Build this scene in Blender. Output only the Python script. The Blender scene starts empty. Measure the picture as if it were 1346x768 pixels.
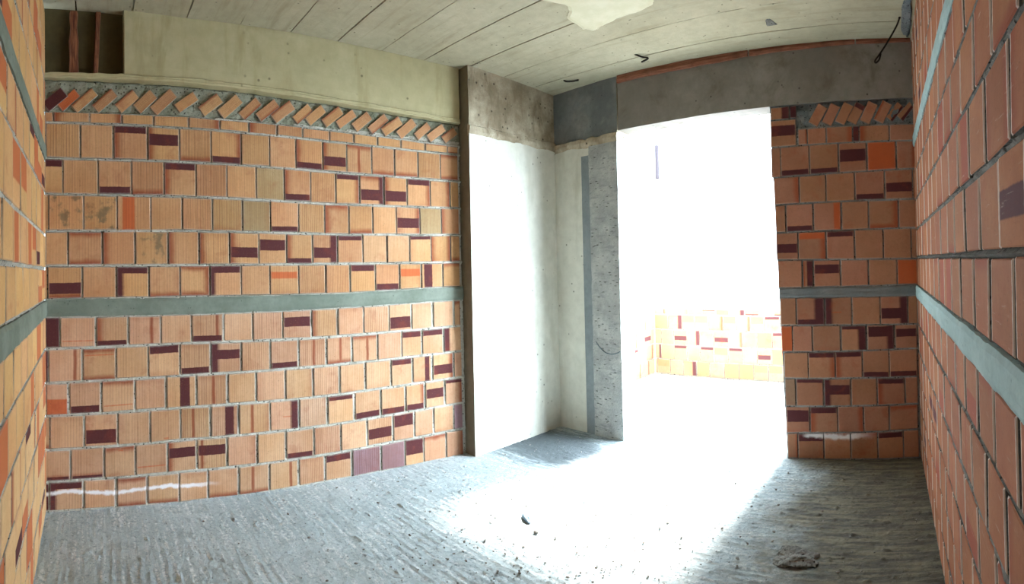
import bpy, bmesh, math, random
import numpy as np
from mathutils import Vector, Matrix

random.seed(7)
rng = np.random.default_rng(11)
scene = bpy.context.scene
COL = scene.collection

# ---------------------------------------------------------------- camera
# The photograph is a phone panorama: cylindrical projection, about 115 degrees wide.
F_PX, V_AR, Y0 = 670.0, 1.044, 343.5
YAW, PITCH, ROLL, EYE = 0.7478, 0.0136, -0.0221, 1.44
cd = bpy.data.cameras.new('camera')
cd.type = 'PANO'
cd.panorama_type = 'CENTRAL_CYLINDRICAL'
cd.central_cylindrical_range_u_min = -673.0 / F_PX
cd.central_cylindrical_range_u_max = 673.0 / F_PX
cd.central_cylindrical_range_v_min = (Y0 - 768) / (F_PX * V_AR)
cd.central_cylindrical_range_v_max = Y0 / (F_PX * V_AR)
cd.central_cylindrical_radius = 1.0
cd.clip_start = 0.01
cam = bpy.data.objects.new('camera', cd)
COL.objects.link(cam)
c, s_ = math.cos, math.sin
Rz = Matrix(((c(YAW), s_(YAW), 0), (-s_(YAW), c(YAW), 0), (0, 0, 1)))
Rx = Matrix(((1, 0, 0), (0, c(PITCH), s_(PITCH)), (0, -s_(PITCH), c(PITCH))))
Ry = Matrix(((c(ROLL), 0, s_(ROLL)), (0, 1, 0), (-s_(ROLL), 0, c(ROLL))))
Rw = Ry @ Rx @ Rz                       # rows: right, forward, up
M = Matrix.Identity(4)
for i in range(3):
    M[i][0] = Rw[0][i]; M[i][1] = Rw[2][i]; M[i][2] = -Rw[1][i]
M.translation = (0, 0, EYE)
cam.matrix_world = M
scene.camera = cam

# ---------------------------------------------------------------- node helpers
class NT:
    def __init__(self, name):
        self.m = bpy.data.materials.new(name); self.m.use_nodes = True
        self.t = self.m.node_tree; self.t.nodes.clear()
        self.out = self.t.nodes.new('ShaderNodeOutputMaterial')
        self.b = self.t.nodes.new('ShaderNodeBsdfPrincipled')
        self.t.links.new(self.b.outputs[0], self.out.inputs[0])
        self.b.inputs['Specular IOR Level'].default_value = 0.3
    def n(self, typ, **kw):
        nd = self.t.nodes.new(typ)
        for k, v in kw.items(): setattr(nd, k, v)
        return nd
    def put(self, sock, v):
        if v is None: return
        if isinstance(v, bpy.types.NodeSocket): self.t.links.new(v, sock)
        else:
            if isinstance(v, (tuple, list)) and len(v) == 3 and sock.type == 'RGBA': v = (*v, 1)
            sock.default_value = v
    def math(self, op, a, b=None, c_=None, clamp=False):
        nd = self.n('ShaderNodeMath', operation=op); nd.use_clamp = clamp
        self.put(nd.inputs[0], a); self.put(nd.inputs[1], b); self.put(nd.inputs[2], c_)
        return nd.outputs[0]
    def mix(self, f, a, b, mode='MIX'):
        nd = self.n('ShaderNodeMix', data_type='RGBA', blend_type=mode)
        self.put(nd.inputs[0], f); self.put(nd.inputs[6], a); self.put(nd.inputs[7], b)
        return nd.outputs[2]
    def coord(self): return self.n('ShaderNodeTexCoord').outputs['Object']
    def mapping(self, v, scale=(1, 1, 1), rot=(0, 0, 0), loc=(0, 0, 0)):
        nd = self.n('ShaderNodeMapping'); self.put(nd.inputs[0], v)
        nd.inputs['Location'].default_value = loc
        nd.inputs['Rotation'].default_value = rot; nd.inputs['Scale'].default_value = scale
        return nd.outputs[0]
    def noise(self, v, scale, detail=4, rough=0.55, dist=0.0):
        nd = self.n('ShaderNodeTexNoise'); self.put(nd.inputs['Vector'], v)
        nd.inputs['Scale'].default_value = scale; nd.inputs['Detail'].default_value = detail
        nd.inputs['Roughness'].default_value = rough; nd.inputs['Distortion'].default_value = dist
        return nd.outputs[0]
    def voro(self, v, scale):
        nd = self.n('ShaderNodeTexVoronoi'); self.put(nd.inputs['Vector'], v)
        nd.inputs['Scale'].default_value = scale
        return nd.outputs[0]
    def ss(self, x, a, b, lo=0.0, hi=1.0):
        nd = self.n('ShaderNodeMapRange', interpolation_type='SMOOTHSTEP')
        self.put(nd.inputs[0], x)
        if a > b: a, b, lo, hi = b, a, hi, lo
        nd.inputs[1].default_value = a; nd.inputs[2].default_value = b
        nd.inputs[3].default_value = lo; nd.inputs[4].default_value = hi
        return nd.outputs[0]
    def bump(self, h, strength=0.5, dist=0.01, normal=None):
        nd = self.n('ShaderNodeBump'); nd.inputs['Strength'].default_value = strength
        nd.inputs['Distance'].default_value = dist
        self.put(nd.inputs['Height'], h); self.put(nd.inputs['Normal'], normal)
        return nd.outputs[0]
    def sep(self, v):
        nd = self.n('ShaderNodeSeparateXYZ'); self.put(nd.inputs[0], v); return nd.outputs
    def attr(self, name):
        nd = self.n('ShaderNodeAttribute', attribute_name=name)
        return nd.outputs
    def fin(self, col, rough=0.85, normal=None):
        self.put(self.b.inputs['Base Color'], col); self.put(self.b.inputs['Roughness'], rough)
        self.put(self.b.inputs['Normal'], normal)
        return self.m

def concrete(name, c1, c2, c3=None, scale=2.5, pits=0.5, pit_scale=26, bump=0.35, rough=0.88, streak=None, dens=0.52, pit_map=None):
    """cast concrete: cloudy tone, air-bubble pits, optional stretched streaks"""
    N = NT(name); P = N.coord()
    n1 = N.noise(P, scale, 6, 0.6); n2 = N.noise(P, scale * 7, 5, 0.65)
    col = N.mix(N.ss(n1, 0.35, 0.68), c1, c2)
    if c3:
        n3 = N.noise(N.mapping(P, streak or (1, 1, 1), loc=(3, 7, 1)), scale * 1.6, 6, 0.65, 0.4)
        col = N.mix(N.ss(n3, 0.5, 0.72, 0, 0.85), col, c3)
    col = N.mix(N.ss(n2, 0.3, 0.75, 0.0, 0.3), col, tuple(x * 0.6 for x in c1))
    PP = N.mapping(P, pit_map) if pit_map else P
    v = N.voro(PP, pit_scale); gate = N.noise(PP, pit_scale * 0.31, 2)
    pit = N.math('MULTIPLY', N.ss(v, 0.17 + (0.52 - dens), 0.06), N.ss(gate, dens, dens + 0.08))
    col = N.mix(N.math('MULTIPLY', pit, pits), col, tuple(x * 0.22 for x in c1))
    fine = N.noise(P, 90, 5, 0.7)
    h = N.math('SUBTRACT', N.math('ADD', N.math('MULTIPLY', n2, 0.8), N.math('MULTIPLY', fine, 0.35)), N.math('MULTIPLY', pit, 0.8))
    return N.fin(col, rough, N.bump(h, bump, 0.012))

def mortar_material(name, c1, c2, stains=()):
    N = NT(name); P = N.coord()
    n1 = N.noise(P, 9, 6, 0.65); n2 = N.noise(P, 70, 5, 0.7)
    col = N.mix(N.ss(n1, 0.3, 0.7), c1, c2)
    v = N.voro(P, 48); g2 = N.noise(P, 26, 3)
    col = N.mix(N.math('MULTIPLY', N.ss(v, 0.36, 0.16), N.ss(g2, 0.42, 0.55, 0.15, 0.95)), col, tuple(x * 0.16 for x in c1))
    col = N.mix(N.ss(n2, 0.55, 0.7, 0, 0.6), col, tuple(min(x * 1.5, 0.8) for x in c2))
    col = stain(N, P, col, stains)
    return N.fin(col, 0.95, N.bump(N.math('ADD', n2, N.math('MULTIPLY', v, 0.5)), 0.7, 0.012))

def stain(N, P, col, stains):
    """white salt bloom along a level line: (axis, from, to, height, half width)"""
    for ax, a, b, z, hw in stains:
        x = N.sep(P)
        nz = N.noise(P, 2.4, 3); nf = N.noise(P, 22, 5, 0.7)
        d = N.math('ABSOLUTE', N.math('SUBTRACT', N.math('ADD', x[2], N.math('MULTIPLY', N.math('SUBTRACT', nz, 0.5), 0.09)), z))
        d = N.math('ADD', d, N.math('MULTIPLY', N.math('SUBTRACT', nf, 0.5), hw * 2.2))
        m = N.ss(d, hw * 1.3, hw * 0.2)
        m = N.math('MULTIPLY', m, N.math('MULTIPLY', N.ss(x[ax], a - .03, a + .03), N.ss(x[ax], b + .12, b - .12)))
        col = N.mix(N.math('MULTIPLY', m, 0.95), col, (0.82, 0.82, 0.86))
    return col

def brick_material(name, c1, c2, dark=(0.078, 0.017, 0.021), red=(0.50, 0.095, 0.022), smear=(0.30, 0.058, 0.018),
                   edge=(0.42, 0.40, 0.36), edge_amt=0.35, groove_base=0.8, scratch=0.0, stains=(), edge_w=(0.05, 0.012)):
    N = NT(name); P = N.coord()
    uvn = N.n('ShaderNodeUVMap', uv_map='buv'); u, v, _ = N.sep(uvn.outputs[0])
    nz = N.noise(P, 3.2, 5); nf = N.noise(P, 45, 4); nm = N.noise(P, 14, 4)
    pA, pB, pC, sm, ex, tn = (N.attr(a) for a in ('pA', 'pB', 'pC', 'sm', 'ex', 'tn'))
    col = N.mix(N.ss(nz, 0.3, 0.7), c1, c2)
    col = N.mix(N.ss(nf, 0.3, 0.8, 0, 0.22), col, tuple(x * 0.62 for x in c1))
    # a softer lighter middle, as the extruded face dries
    col = N.mix(1.0, col, tn[0], 'MULTIPLY')
    exs = N.n('ShaderNodeSeparateColor'); N.put(exs.inputs[0], ex[0])
    midp, mids, groove = exs.outputs[0], exs.outputs[1], exs.outputs[2]; grime = ex[3]
    # extruded vertical ribs
    wob = N.math('ADD', N.math('MULTIPLY', u, 21.0), N.math('MULTIPLY', nm, 0.25))
    rib = N.math('SINE', N.math('MULTIPLY', wob, 6.2832))
    bandn = N.noise(N.mapping(uvn.outputs[0], (5, 0.15, 1)), 1.2, 2)
    ribmask = N.math('MULTIPLY', N.math('ADD', groove, groove_base), N.ss(bandn, 0.3, 0.6, 0.25, 1.0))
    ribdark = N.math('MULTIPLY', N.ss(rib, -0.2, -0.95), ribmask)
    # burnt smears along the four edges
    s4 = N.n('ShaderNodeSeparateColor'); N.put(s4.inputs[0], sm[0])
    jit = N.math('MULTIPLY', N.math('SUBTRACT', nm, 0.5), 0.14)
    def e(x, w, amt):
        return N.math('MULTIPLY', N.ss(N.math('ADD', x, jit), w, 0.02), amt)
    iu = N.math('SUBTRACT', 1.0, u); iv = N.math('SUBTRACT', 1.0, v)
    sl = N.math('MAXIMUM', N.math('MAXIMUM', e(u, 0.30, s4.outputs[0]), e(iu, 0.30, s4.outputs[1])),
                N.math('MAXIMUM', e(iv, 0.24, s4.outputs[2]), e(v, 0.24, sm[3])))
    md = N.math('MULTIPLY', N.ss(N.math('ABSOLUTE', N.math('SUBTRACT', N.math('ADD', u, N.math('MULTIPLY', jit, 0.4)), midp)), 0.085, 0.015), mids)
    sl = N.math('MAXIMUM', sl, md)
    col = N.mix(N.math('MULTIPLY', sl, 0.95), col, smear)
    def rect(p, k):
        q = N.n('ShaderNodeSeparateColor'); N.put(q.inputs[0], p[0])
        a = N.math('MINIMUM', N.math('SUBTRACT', u, q.outputs[0]), N.math('SUBTRACT', q.outputs[2], u))
        b = N.math('MINIMUM', N.math('SUBTRACT', v, q.outputs[1]), N.math('SUBTRACT', p[3], v))
        d = N.math('ADD', N.math('MINIMUM', a, b), N.math('MULTIPLY', N.math('SUBTRACT', nf, 0.5), 0.03))
        return N.math('ADD', N.math('MULTIPLY', d, k), 0.5, clamp=True)
    col = N.mix(N.math('MULTIPLY', rect(pC, 22), 0.85), col, red)
    col = N.mix(rect(pA, 45), col, dark)
    col = N.mix(rect(pB, 9), col, dark)
    col = N.mix(N.math('MULTIPLY', ribdark, 0.85, clamp=True), col, N.mix(0.72, col, (0.10, 0.022, 0.008)))
    # grime blots and scratches
    gm = N.math('MULTIPLY', grime, N.ss(nm, 0.5, 0.66))
    col = N.mix(N.math('MULTIPLY', gm, 0.75), col, (0.12, 0.10, 0.06))
    # darker dusting towards the middle or one side of some faces, and fine grit
    blot = N.noise(P, 6.5, 4, 0.6, 0.3)
    col = N.mix(N.ss(blot, 0.54, 0.72, 0, 0.5), col, N.mix(0.6, col, smear))
    grit = N.noise(P, 150, 2, 0.6)
    col = N.mix(N.ss(grit, 0.60, 0.75, 0, 0.45), col, tuple(x * 0.45 for x in c1))
    spk = N.voro(P, 38); gate = N.noise(P, 7, 2)
    sp = N.math('MULTIPLY', N.ss(spk, 0.13, 0.05), N.ss(gate, 0.53, 0.62))
    col = N.mix(N.math('MULTIPLY', sp, 0.7), col, (0.09, 0.06, 0.04))
    if scratch:
        sc = N.noise(N.mapping(P, (1, 3.2, 30), (0.35, 0, 0)), 3.0, 5, 0.7)
        col = N.mix(N.ss(sc, 0.6, 0.75, 0, scratch), col, (0.62, 0.45, 0.36))
        col = N.mix(N.ss(sc, 0.4, 0.25, 0, scratch), col, (0.17, 0.05, 0.025))
    # mortar rubbed over the arrises
    ed = N.math('MINIMUM', N.math('MINIMUM', u, iu), N.math('MINIMUM', v, iv))
    if scratch: ed = N.math('MINIMUM', u, iu)
    em = N.math('MULTIPLY', N.ss(N.math('ADD', ed, N.math('MULTIPLY', N.math('SUBTRACT', nf, 0.5), 0.05)), *edge_w), edge_amt)
    col = N.mix(em, col, edge)
    col = stain(N, P, col, stains)
    h = N.math('ADD', N.math('MULTIPLY', rib, N.math('MULTIPLY', ribmask, 0.5)), N.math('MULTIPLY', nf, 0.5))
    return N.fin(col, 0.86, N.bump(h, 0.35, 0.004))

def wood_material(name, c1, c2, axis_scale=(2, 30, 30)):
    N = NT(name); P = N.coord()
    g = N.noise(N.mapping(P, axis_scale), 3, 6, 0.65, 0.6)
    g2 = N.noise(P, 9, 4)
    col = N.mix(N.ss(g, 0.35, 0.68), c1, c2)
    col = N.mix(N.ss(g2, 0.5, 0.75, 0, 0.5), col, tuple(x * 0.4 for x in c1))
    return N.fin(col, 0.8, N.bump(g, 0.4, 0.005))

def plain(name, c1, c2, rough=0.6, scale=40, metal=0.0, bump=0.2):
    N = NT(name); P = N.coord(); n = N.noise(P, scale, 5, 0.65)
    N.b.inputs['Metallic'].default_value = metal
    return N.fin(N.mix(N.ss(n, 0.35, 0.68), c1, c2), rough, N.bump(n, bump, 0.003))

# ---------------------------------------------------------------- object helpers
def link(name, me, parent=None):
    o = bpy.data.objects.new(name, me); COL.objects.link(o)
    if parent is not None: o.parent = parent
    return o
def tag(o, label=None, cat=None, group=None, kind=None):
    if label: o['label'] = label
    if cat: o['category'] = cat
    if group: o['group'] = group
    if kind: o['kind'] = kind
    return o
def pydata(name, verts, faces, mats, mi=None, smooth=False, parent=None):
    me = bpy.data.meshes.new(name)
    me.from_pydata([tuple(map(float, v)) for v in verts], [], [tuple(map(int, f)) for f in faces])
    for m in (mats if isinstance(mats, (list, tuple)) else [mats]): me.materials.append(m)
    if mi is not None: me.polygons.foreach_set('material_index', np.array(mi, dtype=np.int32))
    if smooth: me.polygons.foreach_set('use_smooth', np.ones(len(me.polygons), dtype=bool))
    me.update()
    return link(name, me, parent)
def bm_obj(name, bm, mat, parent=None, smooth=False):
    me = bpy.data.meshes.new(name)
    bmesh.ops.recalc_face_normals(bm, faces=bm.faces)
    bm.to_mesh(me); bm.free(); me.materials.append(mat)
    if smooth: me.polygons.foreach_set('use_smooth', np.ones(len(me.polygons), dtype=bool))
    return link(name, me, parent)

_perm = rng.random((64, 64, 64)).astype(np.float32)
def vnoise(x, y, z=0.0):
    """smooth value noise on numpy arrays, -1..1"""
    x, y, z = np.broadcast_arrays(np.asarray(x, float), np.asarray(y, float), np.asarray(z, float))
    def sp(a):
        i = np.floor(a).astype(int); f = a - i; return i & 63, (i + 1) & 63, f * f * (3 - 2 * f)
    x0, x1, fx = sp(x); y0, y1, fy = sp(y); z0, z1, fz = sp(z)
    def L(a, b, t): return a + (b - a) * t
    c0 = L(L(_perm[x0, y0, z0], _perm[x1, y0, z0], fx), L(_perm[x0, y1, z0], _perm[x1, y1, z0], fx), fy)
    c1 = L(L(_perm[x0, y0, z1], _perm[x1, y0, z1], fx), L(_perm[x0, y1, z1], _perm[x1, y1, z1], fx), fy)
    return L(c0, c1, fz) * 2 - 1
def fbm(x, y, z=0.0, o=4):
    r = 0; a = 1.0; k = 1.0
    for i in range(o):
        r = r + a * vnoise(x * k + i * 17.3, y * k + i * 5.1, z * k); a *= 0.5; k *= 2.03
    return r / 1.9

def prism(name, pts, z0, z1, mat, parent=None, seg=0.05, rough=0.004, freq=9.0, jag_top=0.0, jag_bot=0.0, faces=None, bev=0.006):
    """upright solid over a plan polygon (counter-clockwise), sides gridded and roughened; z may be callables of the plan point"""
    n = len(pts); ring = []
    for i in range(n):
        a = Vector(pts[i]); b = Vector(pts[(i + 1) % n]); k = max(1, int((b - a).length / seg))
        for j in range(k): ring.append(a + (b - a) * (j / k))
    cnt = len(ring)
    ctr = sum(ring, Vector((0, 0))) / cnt
    zf0 = z0 if callable(z0) else (lambda p: z0); zf1 = z1 if callable(z1) else (lambda p: z1)
    hz = max(1, int((zf1(ring[0]) - zf0(ring[0])) / seg))
    verts = []; faces_ = []
    for k in range(hz + 1):
        for i, p in enumerate(ring):
            a, b = zf0(p), zf1(p)
            z = a + (b - a) * k / hz
            if k == hz and jag_top: z += jag_top * float(fbm(p.x * 14, p.y * 14, 3.3))
            if k == 0 and jag_bot: z += jag_bot * float(fbm(p.x * 14, p.y * 14, 9.3))
            q = p + (p - ctr).normalized() * (rough * float(fbm(p.x * freq, p.y * freq, z * freq)))
            verts.append((q.x, q.y, z))
    for k in range(hz):
        for i in range(cnt):
            j = (i + 1) % cnt
            faces_.append((k * cnt + i, k * cnt + j, (k + 1) * cnt + j, (k + 1) * cnt + i))
    faces_.append(tuple(range(cnt - 1, -1, -1))); faces_.append(tuple(hz * cnt + i for i in range(cnt)))
    return pydata(name, verts, faces_, mat, parent=parent)

def tube(name, pts, r, mat, parent=None, sides=8):
    pts = [Vector(p) for p in pts]; verts = []; faces = []
    rr = r if isinstance(r, (list, tuple)) else [r] * len(pts)
    up = Vector((0.31, 0.2, 0.93))
    for i, p in enumerate(pts):
        t = (pts[min(i + 1, len(pts) - 1)] - pts[max(i - 1, 0)]).normalized()
        a = t.cross(up).normalized(); b = t.cross(a)
        for k in range(sides):
            an = 2 * math.pi * k / sides
            verts.append(p + (a * math.cos(an) + b * math.sin(an)) * rr[i])
    for i in range(len(pts) - 1):
        for k in range(sides):
            j = (k + 1) % sides
            faces.append((i * sides + k, i * sides + j, (i + 1) * sides + j, (i + 1) * sides + k))
    faces.append(tuple(range(sides - 1, -1, -1))); faces.append(tuple((len(pts) - 1) * sides + k for k in range(sides)))
    return pydata(name, verts, faces, mat, smooth=True, parent=parent)
def smooth_path(pts, n=8):
    pts = [Vector(p) for p in pts]; out = []
    P = [pts[0]] + pts + [pts[-1]]
    for i in range(1, len(P) - 2):
        for k in range(n):
            t = k / n; a, b, c_, d = P[i - 1], P[i], P[i + 1], P[i + 2]
            out.append(0.5 * ((2 * b) + (-a + c_) * t + (2 * a - 5 * b + 4 * c_ - d) * t * t + (-a + 3 * b - 3 * c_ + d) * t ** 3))
    out.append(pts[-1]); return out
def lump(name, loc, size, mat, seed=0, sub=3, amp=0.35, flat=0.0, parent=None, rot=0.0):
    bm = bmesh.new(); bmesh.ops.create_icosphere(bm, subdivisions=sub, radius=1)
    for v in bm.verts:
        n = float(fbm(v.co.x * 1.7 + seed, v.co.y * 1.7, v.co.z * 1.7)); v.co *= 1 + amp * n
        v.co.x *= size[0]; v.co.y *= size[1]; v.co.z *= size[2]
        v.co = Matrix.Rotation(rot, 3, 'Z') @ v.co
        if v.co.z < -flat * size[2]: v.co.z = -flat * size[2]
        v.co += Vector(loc)
    return bm_obj(name, bm, mat, parent)

# ---- measured brick layout: bed-joint heights and head-joint positions in metres, marks per brick
MAIN_S = [-0.036, 0.895, 1.952, 3.07]
MAIN_Z = {'J13': [2.456, 2.456, 2.436, 2.414], 'J12': [2.386, 2.38, 2.355, 2.347], 'J11': [2.163, 2.159, 2.141, 2.136], 'J10': [1.939, 1.937, 1.916, 1.924], 'J9': [1.71, 1.717, 1.704, 1.712], 'J8': [1.496, 1.497, 1.497, 1.499], 'BT': [1.289, 1.293, 1.286, 1.305], 'BB': [1.183, 1.184, 1.188, 1.204], 'J5': [0.984, 1.0, 0.989, 0.997], 'J4': [0.776, 0.796, 0.794, 0.798], 'J3': [0.575, 0.595, 0.585, 0.597], 'J2': [0.37, 0.39, 0.383, 0.396], 'J1': [0.177, 0.192, 0.185, 0.194], 'J0': [-0.001, 0.002, 0.001, -0.015], 'BM': [2.663, 2.661, 2.624, 2.597]}
MAIN_ROWS = [
    ('J13', 'J12', [0.0, 0.055, 0.29, 0.499, 0.711, 0.948, 1.164, 1.369, 1.575, 1.77, 1.978, 2.174, 2.37, 2.571, 2.784, 2.981, 3.075],
     ['0', 'l', 'r', '0', '0', 'r', '0', 'l', '0', '0', '0', '0', '0', '0', 't', 'b']),
    ('J12', 'J11', [0.0, 0.006, 0.227, 0.443, 0.669, 0.885, 1.102, 1.313, 1.519, 1.715, 1.921, 2.113, 2.321, 2.512, 2.716, 2.915, 3.075],
     ['F', 'g', '0', 'T78 l', 'M45-80 l', 'b g', 'B22 r', '0', '0', 'B22 l', 'M17-50 l', 't m48', '0 b', 'b', 'g', 't b']),
    ('J11', 'J10', [0.0, 0.115, 0.342, 0.561, 0.777, 0.996, 1.208, 1.418, 1.622, 1.823, 2.02, 2.215, 2.418, 2.617, 2.82, 2.998, 3.075],
     ['T78', '0', 'B22', 'b g', 'T78 l', 'g', '0', 'y', 'B22 l', 'g', 'T82 r', 'M14-52 t R80', 'M14-52 l', 'T78 r', 'r', '0']),
    ('J10', 'J9', [0.0, 0.022, 0.247, 0.465, 0.686, 0.898, 1.105, 1.318, 1.519, 1.729, 1.929, 2.124, 2.321, 2.52, 2.724, 2.914, 3.075],
     ['0', 's', 's', 'O15-52', '0', 'g', 'g y2', 'y', 'B18', 'g', 't l', 'b', '0', 'M22-60 r', 'y', 'l']),
    ('J9', 'J8', [0.0, 0.147, 0.367, 0.581, 0.801, 1.01, 1.224, 1.43, 1.634, 1.833, 2.029, 2.234, 2.436, 2.63, 2.818, 2.994, 3.075],
     ['0', 'b t', 'l', 's', 'l', 'g l', 'M20-54 l', 'M44-80', 'B18 l', 'M18-55 R70', 'T82', 'y w', 'w', 'T86', 'l r', 'b']),
    ('J8', 'BT', [0.0, 0.013, 0.239, 0.455, 0.672, 0.88, 1.084, 1.302, 1.51, 1.722, 1.931, 2.125, 2.335, 2.538, 2.728, 2.918, 3.075],
     ['0', 'M14-50 b', '0', 'T78 L20', 'b', 't r b', 'T76 L16', '0', 'o55-78', 'g', 'g', 'T76', 'B25', 'N50-80', 'L10-50', 't']),
    ('BB', 'J5', [0.0, 0.093, 0.32, 0.535, 0.749, 0.954, 1.174, 1.381, 1.599, 1.813, 2.02, 2.231, 2.443, 2.633, 2.822, 3.01, 3.075],
     ['F', 'c20', 'B18 l', 'm72', '0', 'B22 g m82', '0', 'g', 'M42-78', 'g l', '0', 'g', 'M8-52', '0', '0', 'r t']),
    ('J5', 'J4', [0.0, 0.017, 0.236, 0.452, 0.663, 0.874, 1.082, 1.296, 1.503, 1.715, 1.926, 2.132, 2.341, 2.547, 2.721, 2.914, 3.075],
     ['F', 'm80', 't b c80', '0', 'T74', 'B22 g', 'L24 M46-78', 'g', 'B22', 'g m55', 'm55 b', 'm60 t', '0', 'T76', 'T76', 'L32']),
    ('J4', 'J3', [0.0, 0.146, 0.357, 0.572, 0.78, 0.983, 1.196, 1.401, 1.611, 1.821, 2.027, 2.236, 2.452, 2.635, 2.808, 3.001, 3.075],
     ['H50', 'B24', 't c20', '0', 'R45-80', 'g m55', '0', '0', '0', 'g', '0', '0', 'T78', 'R64-90', 'M20-58 r', '0']),
    ('J3', 'J2', [0.0, 0.025, 0.245, 0.46, 0.672, 0.874, 1.076, 1.275, 1.497, 1.711, 1.928, 2.142, 2.363, 2.569, 2.739, 2.916, 3.075],
     ['b', '0', 'M8-52', '0', 'c8', 'g m42', 'R52-86 g', 'm42', 'R72 c45', 'g w', 'T84', 'B24', 'B24', 'B24 r', 'M36-74', 'T86 r']),
    ('J2', 'J1', [0.0, 0.157, 0.372, 0.574, 0.785, 0.982, 1.19, 1.401, 1.609, 1.823, 2.03, 2.244, 2.459, 2.643, 2.813, 2.992, 3.075],
     ['b B12', 'b B10', 'c88 t', 'c25', 'M46-80 l', 'M46-80 g m15', '0', '0', 'B20', 'g', '0', 'M22-62 g', 'M52-98', '0', '0', 'p']),
    ('J1', 'J0', [0.0, 0.019, 0.238, 0.447, 0.651, 0.863, 1.054, 1.27, 1.486, 1.702, 1.904, 2.117, 2.357, 2.558, 2.721, 2.92, 3.075],
     ['F', 'T76 L20', '0', 't b', 'b', '0', 'b', 'b m45', 'm75', 'g', 'T72', 'p g', 'p', 'T40', 't', 'r']),
]
DOOR_S = [0.0, 1.003]
DOOR_Z = {'D14': [2.575, 2.589], 'D13b': [2.48, 2.472], 'D13': [2.402, 2.404], 'D12': [2.28, 2.284], 'D11': [2.055, 2.081], 'D10': [1.857, 1.864], 'D9': [1.651, 1.657], 'D8': [1.45, 1.435], 'DT': [1.246, 1.25], 'DB': [1.174, 1.173], 'D5': [0.972, 0.965], 'D4': [0.775, 0.79], 'D3': [0.585, 0.586], 'D2': [0.379, 0.391], 'D1': [0.183, 0.206], 'D0': [-0.002, 0.002]}
DOOR_ROWS = [
    ('D14', 'D13b', [-0.07, 0.085, 0.138],
     ['R60', 'F']),
    ('D13b', 'D12', [-0.074, 0.134],
     ['M40-80']),
    ('D13', 'D12', [0.145, 0.215, 0.36, 0.561, 0.607, 0.835, 1.035],
     ['r', '0', 'r', 'F', 'l', '0']),
    ('D12', 'D11', [-0.071, 0.004, 0.228, 0.448, 0.663, 0.882, 1.03],
     ['0', 'B20', 'B18', 'M36-78', 'O0-100', 'r']),
    ('D11', 'D10', [-0.055, 0.146, 0.348, 0.566, 0.791, 1.002, 1.037],
     ['r', '0', '0', 'B20', 'M24-56', '0']),
    ('D10', 'D9', [-0.051, 0.035, 0.246, 0.46, 0.666, 0.889, 1.031],
     ['0', 'B20', 'O75-100', '0', 'b r', '0']),
    ('D9', 'D8', [-0.048, 0.124, 0.339, 0.555, 0.769, 0.98, 1.026],
     ['M24-58', 'o75-100 r', 'T80', '0', '0', '0']),
    ('D8', 'DT', [-0.042, 0.154, 0.236, 0.444, 0.653, 0.869, 1.021],
     ['0', 'R40 l', 'M50-84', '0', '0', 'O0-100']),
    ('DB', 'D5', [-0.029, 0.099, 0.316, 0.523, 0.734, 0.943, 1.014],
     ['0', 'B20 R65', 'L26 c45', '0', 'M20-58 R72', '0']),
    ('D5', 'D4', [-0.024, 0.065, 0.216, 0.432, 0.629, 0.838, 1.009],
     ['q', '0', '0', 'T86 R68', 'M54-96 R74', 'M50-84']),
    ('D4', 'D3', [-0.009, 0.181, 0.386, 0.591, 0.793, 1.004],
     ['0', 'T80 r', 'T80 l', 'B20', 'B20']),
    ('D3', 'D2', [-0.005, 0.078, 0.294, 0.499, 0.698, 0.905, 1.005],
     ['y', 'T86', 'L24 M42-78', '0', 'T80 l', '0']),
    ('D2', 'D1', [-0.004, 0.184, 0.394, 0.591, 0.783, 1.0],
     ['M42-88', 'T76 l', 'r', '0', 't']),
    ('D1', 'D0', [0.003, 0.085, 0.284, 0.489, 0.692, 0.885, 1.001],
     ['r', 'M26-68 T70', 't', 't', 'T78', '0']),
]
DIAG = [(0.065, 2.541), (0.153, 2.542), (0.256, 2.543), (0.389, 2.545), (0.535, 2.548), (0.656, 2.55), (0.779, 2.554), (0.934, 2.559), (1.102, 2.553), (1.238, 2.549), (1.382, 2.546), (1.509, 2.544), (1.622, 2.543), (1.772, 2.543), (1.873, 2.544), (2.005, 2.545), (2.115, 2.54), (2.246, 2.536), (2.379, 2.531), (2.496, 2.527), (2.624, 2.523), (2.764, 2.518), (2.882, 2.514), (3.004, 2.509)]
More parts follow.
